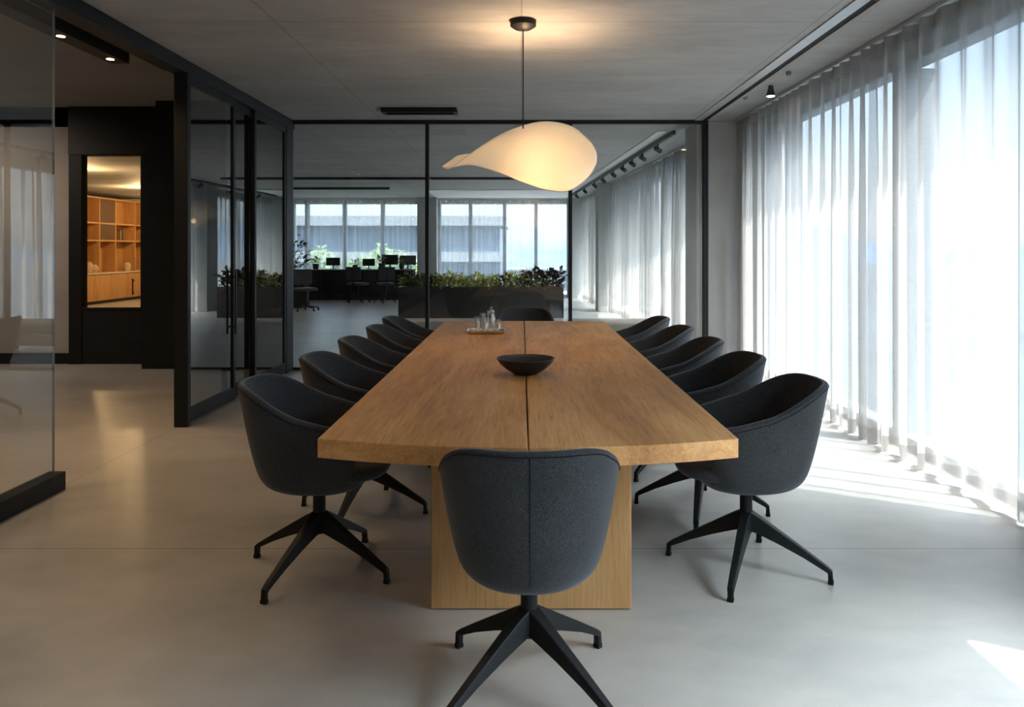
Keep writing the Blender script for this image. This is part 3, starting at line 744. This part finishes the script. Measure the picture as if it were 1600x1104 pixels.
# ------------------------------------------------------------------ far counter and office things
ct = tag(empty('counter', (-4.75, 21.55, 0)), 'long black counter under the far left windows', 'counter')
MB().box(-1.9, 1.72, -.22, .35, .03, .83).build('body', M['blackwall'], ct, bevel=.004)
MB().box(-1.92, 1.74, -.25, .37, .83, .86).build('worktop', pbr('grey counter top', (.22, .22, .22), .35, 0, .5, .1, 8), ct, bevel=.004)
MB().box(-1.9, 1.72, -.18, .35, 0, .03).build('plinth', M['black'], ct)
def monitor():
    o = empty('monitor')
    MB().box(-.24, .24, -.015, .015, .12, .40).build('screen_case', M['screen'], o, bevel=.006)
    MB().box(-.02, .02, 0, .03, .01, .2).build('stand', M['black'], o); MB().box(-.10, .10, -.07, .07, 0, .012).build('foot', M['black'], o, bevel=.003)
    return o
mo = monitor()
for i, (x, r, s) in enumerate(((-5.15, .1, .8), (-4.15, .0, .72), (-3.55, -.2, 1.0), (-3.05, .25, .95))):
    o = mo if i == 0 else copy_tree(mo)
    o.location = (x - .15, 21.6, .86); o.rotation_euler = (0, 0, r); o.scale = (s, s, s)
    tag(o, 'dark monitor on the black counter, %s from the left' % ordw[i], 'monitor', 'monitors on the counter')
pt = None
for i, x in enumerate((-5.75, -4.65, -3.9, -3.35)):
    if pt is None:
        pt = empty('potted_plant'); o = pt
        MB().lathe([(0, 0), (.06, 0), (.08, .13), (.07, .13), (.06, .11), (0, .11)], 18).build('pot', M['ceramic'], o, 'auto')
        foliage(random.Random(8), 46, .11, .2, .09, .022, .6, .12).build('foliage', M['leafG'], o, fixn=False)
    else: o = copy_tree(pt)
    o.location = (x, 21.45, .86); o.rotation_euler = (0, 0, i * 1.3); s = (1.15, .95, 1.3, 1.0)[i]; o.scale = (s, s, s)
    tag(o, 'small potted plant on the black counter, %s from the left' % ordw[i], 'plant', 'potted plants on the counter')
def task_chair():
    o = empty('task_chair')
    m = MB().box(-.23, .23, -.22, .22, .46, .53); m.build('seat', M['wool'], o, bevel=.03)
    MB().box(-.22, .22, .20, .25, .60, .95).build('backrest', M['wool'], o, bevel=.02)
    MB().tube([(0, .02, .45), (0, .24, .50), (0, .26, .72)], .015).build('back_arm', M['black'], o, True)
    MB().tube([(0, 0, .10), (0, 0, .46)], .025, 12).build('column', M['black'], o, True)
    for k in range(5):
        a = 2 * PI * k / 5
        l = MB().tube([(0, 0, .11), (.30 * math.cos(a), .30 * math.sin(a), .075)], [.022, .014]).build('leg', M['black'], o, True)
        MB().tube([(.30 * math.cos(a) - .012, .30 * math.sin(a), .03), (.30 * math.cos(a) + .012, .30 * math.sin(a), .03)], .03, 12).build('castor', M['rubber'], l, True)
    return o
tc = task_chair()
for i, (x, y, r) in enumerate(((-4.95, 17.6, .6), (-4.35, 20.4, 2.8), (-3.6, 20.35, 3.4))):
    o = tc if i == 0 else copy_tree(tc)
    o.location = (x, y, 0); o.rotation_euler = (0, 0, r)
    tag(o, ('dark task chair on castors standing alone left in the office', 'dark task chair tucked at the middle of the black counter', 'dark task chair at the right part of the black counter')[i], 'office chair')
# low lounge seat just beyond the partition at the right
sf = tag(empty('daybed', (1.25, 10.6, 0)), 'low beige daybed behind the partition, mirrored in the left glass panel', 'sofa')
MB().box(-.62, .62, -.42, .42, .12, .28).build('base', M['linen'], sf, bevel=.03, bseg=3)
MB().box(-.60, .60, -.40, .40, .285, .42).build('mattress', M['linen'], sf, bevel=.045, bseg=4)
for sx in (-.5, .5):
    for sy in (-.32, .32): MB().box(sx - .02, sx + .02, sy - .02, sy + .02, 0, .12).build('leg', M['black'], sf)

# ------------------------------------------------------------------ library
bc = tag(empty('bookcase', (-11.2, 20.4, 0)), 'tall honey oak shelving wall glowing in the room behind the black door', 'bookcase')
m = MB().box(-.25, -.22, -3.2, 2.45, .80, 2.78)
m.build('back_panel', M['shelfwood'], bc)
m = MB()
yv = [-3.2, -2.1, -1.35, -.25, .55, 1.6, 2.4]
for y in yv: MB().box(-.22, .12, y, y + .045, .80, 2.78).build('upright', M['shelfwood'], bc, bevel=.002)
for z in (1.62, 2.08, 2.745): MB().box(-.22, .125, -3.2, 2.445, z, z + .04).build('shelf', M['shelfwood'], bc, bevel=.002)
for a, b in ((-2.055, -1.35), (-.205, .55)): MB().box(-.20, .115, a, b, 2.12, 2.745).build('door', wood('smoked oak', (.06, .03, .012), (.10, .05, .02), (.14, .07, .03), 2), bc, bevel=.003)
MB().box(-.20, .115, -.205, .55, 1.66, 2.08).build('door', bpy.data.materials['smoked oak'], bc, bevel=.003)
cb = tag(empty('base_cabinet', (-11.05, 20.4, 0)), 'low run of oak cupboards under the shelving', 'cabinet')
MB().box(-.35, .15, -3.3, 2.45, .08, .765).build('body', M['shelfwood'], cb)
MB().box(-.35, .10, -3.3, 2.45, 0, .08).build('plinth', M['blackwall'], cb)
for k in range(7): MB().box(.15, .17, -3.29 + k * .82, -3.29 + k * .82 + .81, .09, .76).build('door', M['shelfwood'], cb, bevel=.003)
tag(MB().box(-11.4, -10.86, 17.05, 22.87, .768, .80).build('worktop', pbr('pale stone', (.6, .52, .42), .4, 0, .5, .1, 6), bevel=.004), 'pale worktop on the oak cupboards', 'worktop')
bks = [(-1.9, .30, (.25, .12, .08)), (-1.78, .27, (.08, .10, .14)), (.9, .28, (.3, .2, .1)), (1.02, .31, (.1, .1, .1)), (-2.9, .29, (.2, .08, .05)), (-2.8, .26, (.35, .28, .2))]
for i, (y, h, cc) in enumerate(bks):
    o = MB().box(-.09, .09, -.03, .03, 0, h).build('book', pbr('book cover', cc, .7, 0, .3, .1, 30), bevel=.004)
    o.location = (-11.2, 20.4 + y, 1.66); tag(o, '%s book upright on the lower oak shelf, %s in the row from the left' % (('brown', 'navy', 'tan', 'black', 'russet', 'cream')[i], ('third', 'fourth', 'fifth', 'sixth', 'first', 'second')[i]), 'book', 'books on the oak shelves')
jm = pbr('stoneware jar glaze', (.55, .42, .28), .4, 0, .5, .1, 12)
for i, (y, h) in enumerate(((-.7, .30), (-.45, .22), (1.2, .26))):
    o = MB().lathe([(0, 0), (.07, 0), (.11, h * .4), (.09, h * .8), (.05, h * .9), (.055, h), (.045, h), (.04, h * .88), (0, h * .86)], 20).build('vase', jm, None, 'auto')
    o.location = (-11.1, 20.4 + y, .80); tag(o, ('tall stoneware jar on the pale worktop', 'small stoneware jar next to the tall one', 'stoneware jar at the right end of worktop')[i], 'vase')
for i, (x, y) in enumerate(((-9.2, 18.5), (-9.4, 21.2), (-8.2, 14.2))):
    o = tag(empty('downlight', (x, y, CH)), ('warm ceiling downlight in the library, first from the cupboards', 'warm ceiling downlight deepest in the library', 'warm ceiling downlight near the library door')[i], 'lamp')
    MB().lathe([(.09, 0), (.095, -.012), (.075, -.014), (.07, -.004)], 24).build('ring', M['white'], o, 'auto')
    MB().lathe([(.069, -.004), (.069, -.008)], 24).build('lens', M['warmlamp'], o)
    d = bpy.data.lights.new('lamp_glow', 'POINT'); d.energy = 62; d.color = (1, .58, .25); d.shadow_soft_size = .08
    q = bpy.data.objects.new('lamp_glow', d); COL.objects.link(q); q.parent = o; q.location = (0, 0, -.35)

# ------------------------------------------------------------------ outside
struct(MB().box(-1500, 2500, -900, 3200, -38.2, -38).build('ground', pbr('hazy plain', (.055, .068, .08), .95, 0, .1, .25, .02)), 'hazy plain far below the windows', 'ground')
struct(MB().box(-9, 4, 22.85, 27, -.3, -.06).build('terrace', M['col']), 'concrete terrace outside the far windows', 'terrace')
def ridge(name, pts, h, mat, label, seed):
    rnd = random.Random(seed); m = MB(); front = []; top = []; back = []
    P = bez([(*p, 0) for p in pts], 60)
    for i, p in enumerate(P):
        hh = h * (.55 + .45 * math.sin(i * .35 + seed) * math.sin(i * .13 + 1) + rnd.uniform(-.08, .08)); hh = max(hh, h * .2)
        n = p.normalized()
        front.append(p - n * 250 + Vector((0, 0, -38))); top.append(p + Vector((0, 0, -38 + hh))); back.append(p + n * 250 + Vector((0, 0, -38)))
    m.loft([front, top, back], caps=False, closed=False)
    struct(m.build(name, mat, None, True), label, 'hills')
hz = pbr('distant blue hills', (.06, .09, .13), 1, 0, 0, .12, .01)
ridge('hills', [(-1400, 2300), (-500, 2600), (300, 2700), (1200, 2500)], 130, hz, 'blue hills on the horizon beyond the far windows', 2)
ridge('hills', [(1300, 2400), (2100, 1700), (2300, 800), (2300, -300)], 70, hz, 'blue hills on the horizon beyond the right windows', 5)
fm = pbr('pale building render', (.14, .145, .15), .9, 0, .2, .1, .1)
fm2 = pbr('grey building render', (.08, .09, .10), .9, 0, .2, .1, .1)
gm_ = pbr('building window glass', (.045, .065, .09), .25, 0, .5, .2, .3)
# neighbour with floor bands
nb = tag(empty('office_building', (-14, 70, -38)), 'neighbouring block with banded balconies beyond the far left windows', 'building')
MB().box(-14, 12, .6, 14, 0, 42.5).build('core', gm_, nb)
for k in range(13):
    z = 2.0 + k * 3.3
    MB().box(-14.6, 12.6, 0, 14.6, z, z + .9).build('floor_band', fm, nb)
rnd = random.Random(4)
def bld(x, y, w_, dp, h, mat, i, lab):
    o = tag(empty('building', (x, y, -38)), lab, 'building', 'town beyond the windows')
    MB().box(-w_ / 2, w_ / 2, -dp / 2, dp / 2, 0, h).build('wall', mat, o)
    nfl = int(h / 3.4); m = MB()
    for f in range(nfl):
        z = 1.2 + f * 3.4
        m.box(-w_ / 2 - .05, w_ / 2 + .05, -dp / 2 - .05, dp / 2 + .05, z, z + 1.5)
    m.build('window_band', gm_, o); MB().box(-w_ / 2 - .3, w_ / 2 + .3, -dp / 2 - .3, dp / 2 + .3, h, h + .5).build('roof', fm2, o)
bl_ = [(22, 120, 24, 18, 26, 0), (-3, 150, 18, 18, 31, 1), (40, 190, 26, 20, 30, 0), (8, 240, 30, 20, 33, 1), (-60, 230, 34, 20, 36, 0),
       (260, 330, 40, 40, 24, 0), (420, 420, 60, 40, 26, 1), (330, 200, 40, 50, 20, 0), (300, 120, 40, 40, 16, 1)]
seen = {}
for i, (x, y, a, b, h, k) in enumerate(bl_):
    where = 'far windows' if x < 60 else 'right windows'
    key = (where, k); seen[key] = seen.get(key, -1) + 1
    bld(x, y, a, b, h, (fm, fm2)[k], i, 'hazy %s block beyond the %s, %s counted from the left' % (('pale', 'grey')[k], where, ordw[seen[key]]))
# shrubs on the terrace
sb = None
for i, (x, s) in enumerate(((-6.3, 1.2), (-5.6, .9), (-5.0, 1.0), (-4.5, 1.25), (-3.9, 1.1), (-3.3, .85))):
    if sb is None:
        sb = empty('shrub'); o = sb
        MB().lathe([(0, 0), (.28, 0), (.33, .5), (.30, .5), (.28, .45), (0, .45)], 20).build('pot', M['col'], o, 'auto')
        foliage(random.Random(9), 220, .27, .95, .12, .035, .5, .42).build('foliage', M['leafO'], o, fixn=False)
        stems(random.Random(9), 6, .3, 1.2).build('stem', M['stem'], o)
    else: o = copy_tree(sb)
    o.location = (x, 24.2 + (i % 2) * .5, -.06); o.rotation_euler = (0, 0, i * 1.1); o.scale = (s, s, s * 1.05)
    tag(o, 'green shrub in a tub on the terrace outside, %s from the left' % ordw[i], 'shrub', 'shrubs on the terrace')

# ------------------------------------------------------------------ light
W = bpy.data.worlds.new('sky'); S.world = W; W.use_nodes = True
nt = W.node_tree; nt.nodes.clear()
out = nt.nodes.new('ShaderNodeOutputWorld'); bg = nt.nodes.new('ShaderNodeBackground'); L(nt, bg.outputs[0], out.inputs[0])
tc_ = nt.nodes.new('ShaderNodeTexCoord'); sx = nt.nodes.new('ShaderNodeSeparateXYZ'); L(nt, tc_.outputs['Generated'], sx.inputs[0])
c = ramp(nt, math_(nt, 'ADD', math_(nt, 'MULTIPLY', sx.outputs[2], .5), .5), [(.0, (.30, .34, .38)), (.495, (.42, .50, .58)), (.51, (.70, .77, .85)), (.56, (.72, .83, .95)), (.68, (.52, .72, 1.0)), (1.0, (.28, .50, .90))])
cl = noise(nt, coords(nt, (1, 1, 3.5)), 2.4, 6, .6, .4)
tcn = [n for n in nt.nodes if n.type == 'MAPPING'][-1]; L(nt, tc_.outputs['Generated'], tcn.inputs[0])
cm_ = nt.nodes.new('ShaderNodeMapRange'); L(nt, cl, cm_.inputs[0]); cm_.inputs[1].default_value = .48; cm_.inputs[2].default_value = .66
up_ = math_(nt, 'MULTIPLY', cm_.outputs[0], math_(nt, 'GREATER_THAN', sx.outputs[2], .0))
c = mixc(nt, math_(nt, 'MULTIPLY', up_, .7), c, (1, 1, 1))
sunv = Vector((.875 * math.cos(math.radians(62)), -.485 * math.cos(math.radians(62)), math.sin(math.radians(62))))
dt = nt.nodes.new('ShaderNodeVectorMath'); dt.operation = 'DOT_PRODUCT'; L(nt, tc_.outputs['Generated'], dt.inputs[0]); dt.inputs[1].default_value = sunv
glow = math_(nt, 'MULTIPLY', math_(nt, 'POWER', math_(nt, 'MAXIMUM', dt.outputs['Value'], 0.0), 10.0), 36)   # sky boost round the sun, added to brighten the floor by the windows
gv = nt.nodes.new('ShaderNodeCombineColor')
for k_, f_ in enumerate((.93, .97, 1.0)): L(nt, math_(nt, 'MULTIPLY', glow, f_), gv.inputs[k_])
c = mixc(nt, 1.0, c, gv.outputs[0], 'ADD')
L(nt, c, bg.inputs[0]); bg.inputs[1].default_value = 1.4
sd = bpy.data.lights.new('sun', 'SUN'); sd.energy = 13; sd.angle = math.radians(.6); sd.color = (1, .94, .86)
so = bpy.data.objects.new('sun', sd); COL.objects.link(so)
el = math.radians(59.6); dv = Vector((-.875 * math.cos(el), .485 * math.cos(el), -math.sin(el)))
so.rotation_euler = dv.to_track_quat('-Z', 'Y').to_euler(); so.location = (20, -10, 30)

# ------------------------------------------------------------------ camera
cd = bpy.data.cameras.new('camera'); cd.sensor_width = 36; cd.lens = 27; cd.shift_x = -15 / 1600; cd.shift_y = -162 / 1600; cd.clip_end = 6000; cd.clip_start = .05
co = bpy.data.objects.new('camera', cd); COL.objects.link(co); co.location = (0, 0, 1.4); co.rotation_euler = (PI / 2, 0, 0)
S.camera = co
S.view_settings.view_transform = 'Standard'; S.view_settings.look = 'None'; S.view_settings.exposure = 0.85; S.view_settings.gamma = 1
S.view_settings.use_curve_mapping = False
cy = S.cycles
cy.max_bounces = 10; cy.diffuse_bounces = 5; cy.glossy_bounces = 5; cy.transmission_bounces = 8; cy.transparent_max_bounces = 32
cy.caustics_reflective = False; cy.caustics_refractive = False; cy.sample_clamp_indirect = 6
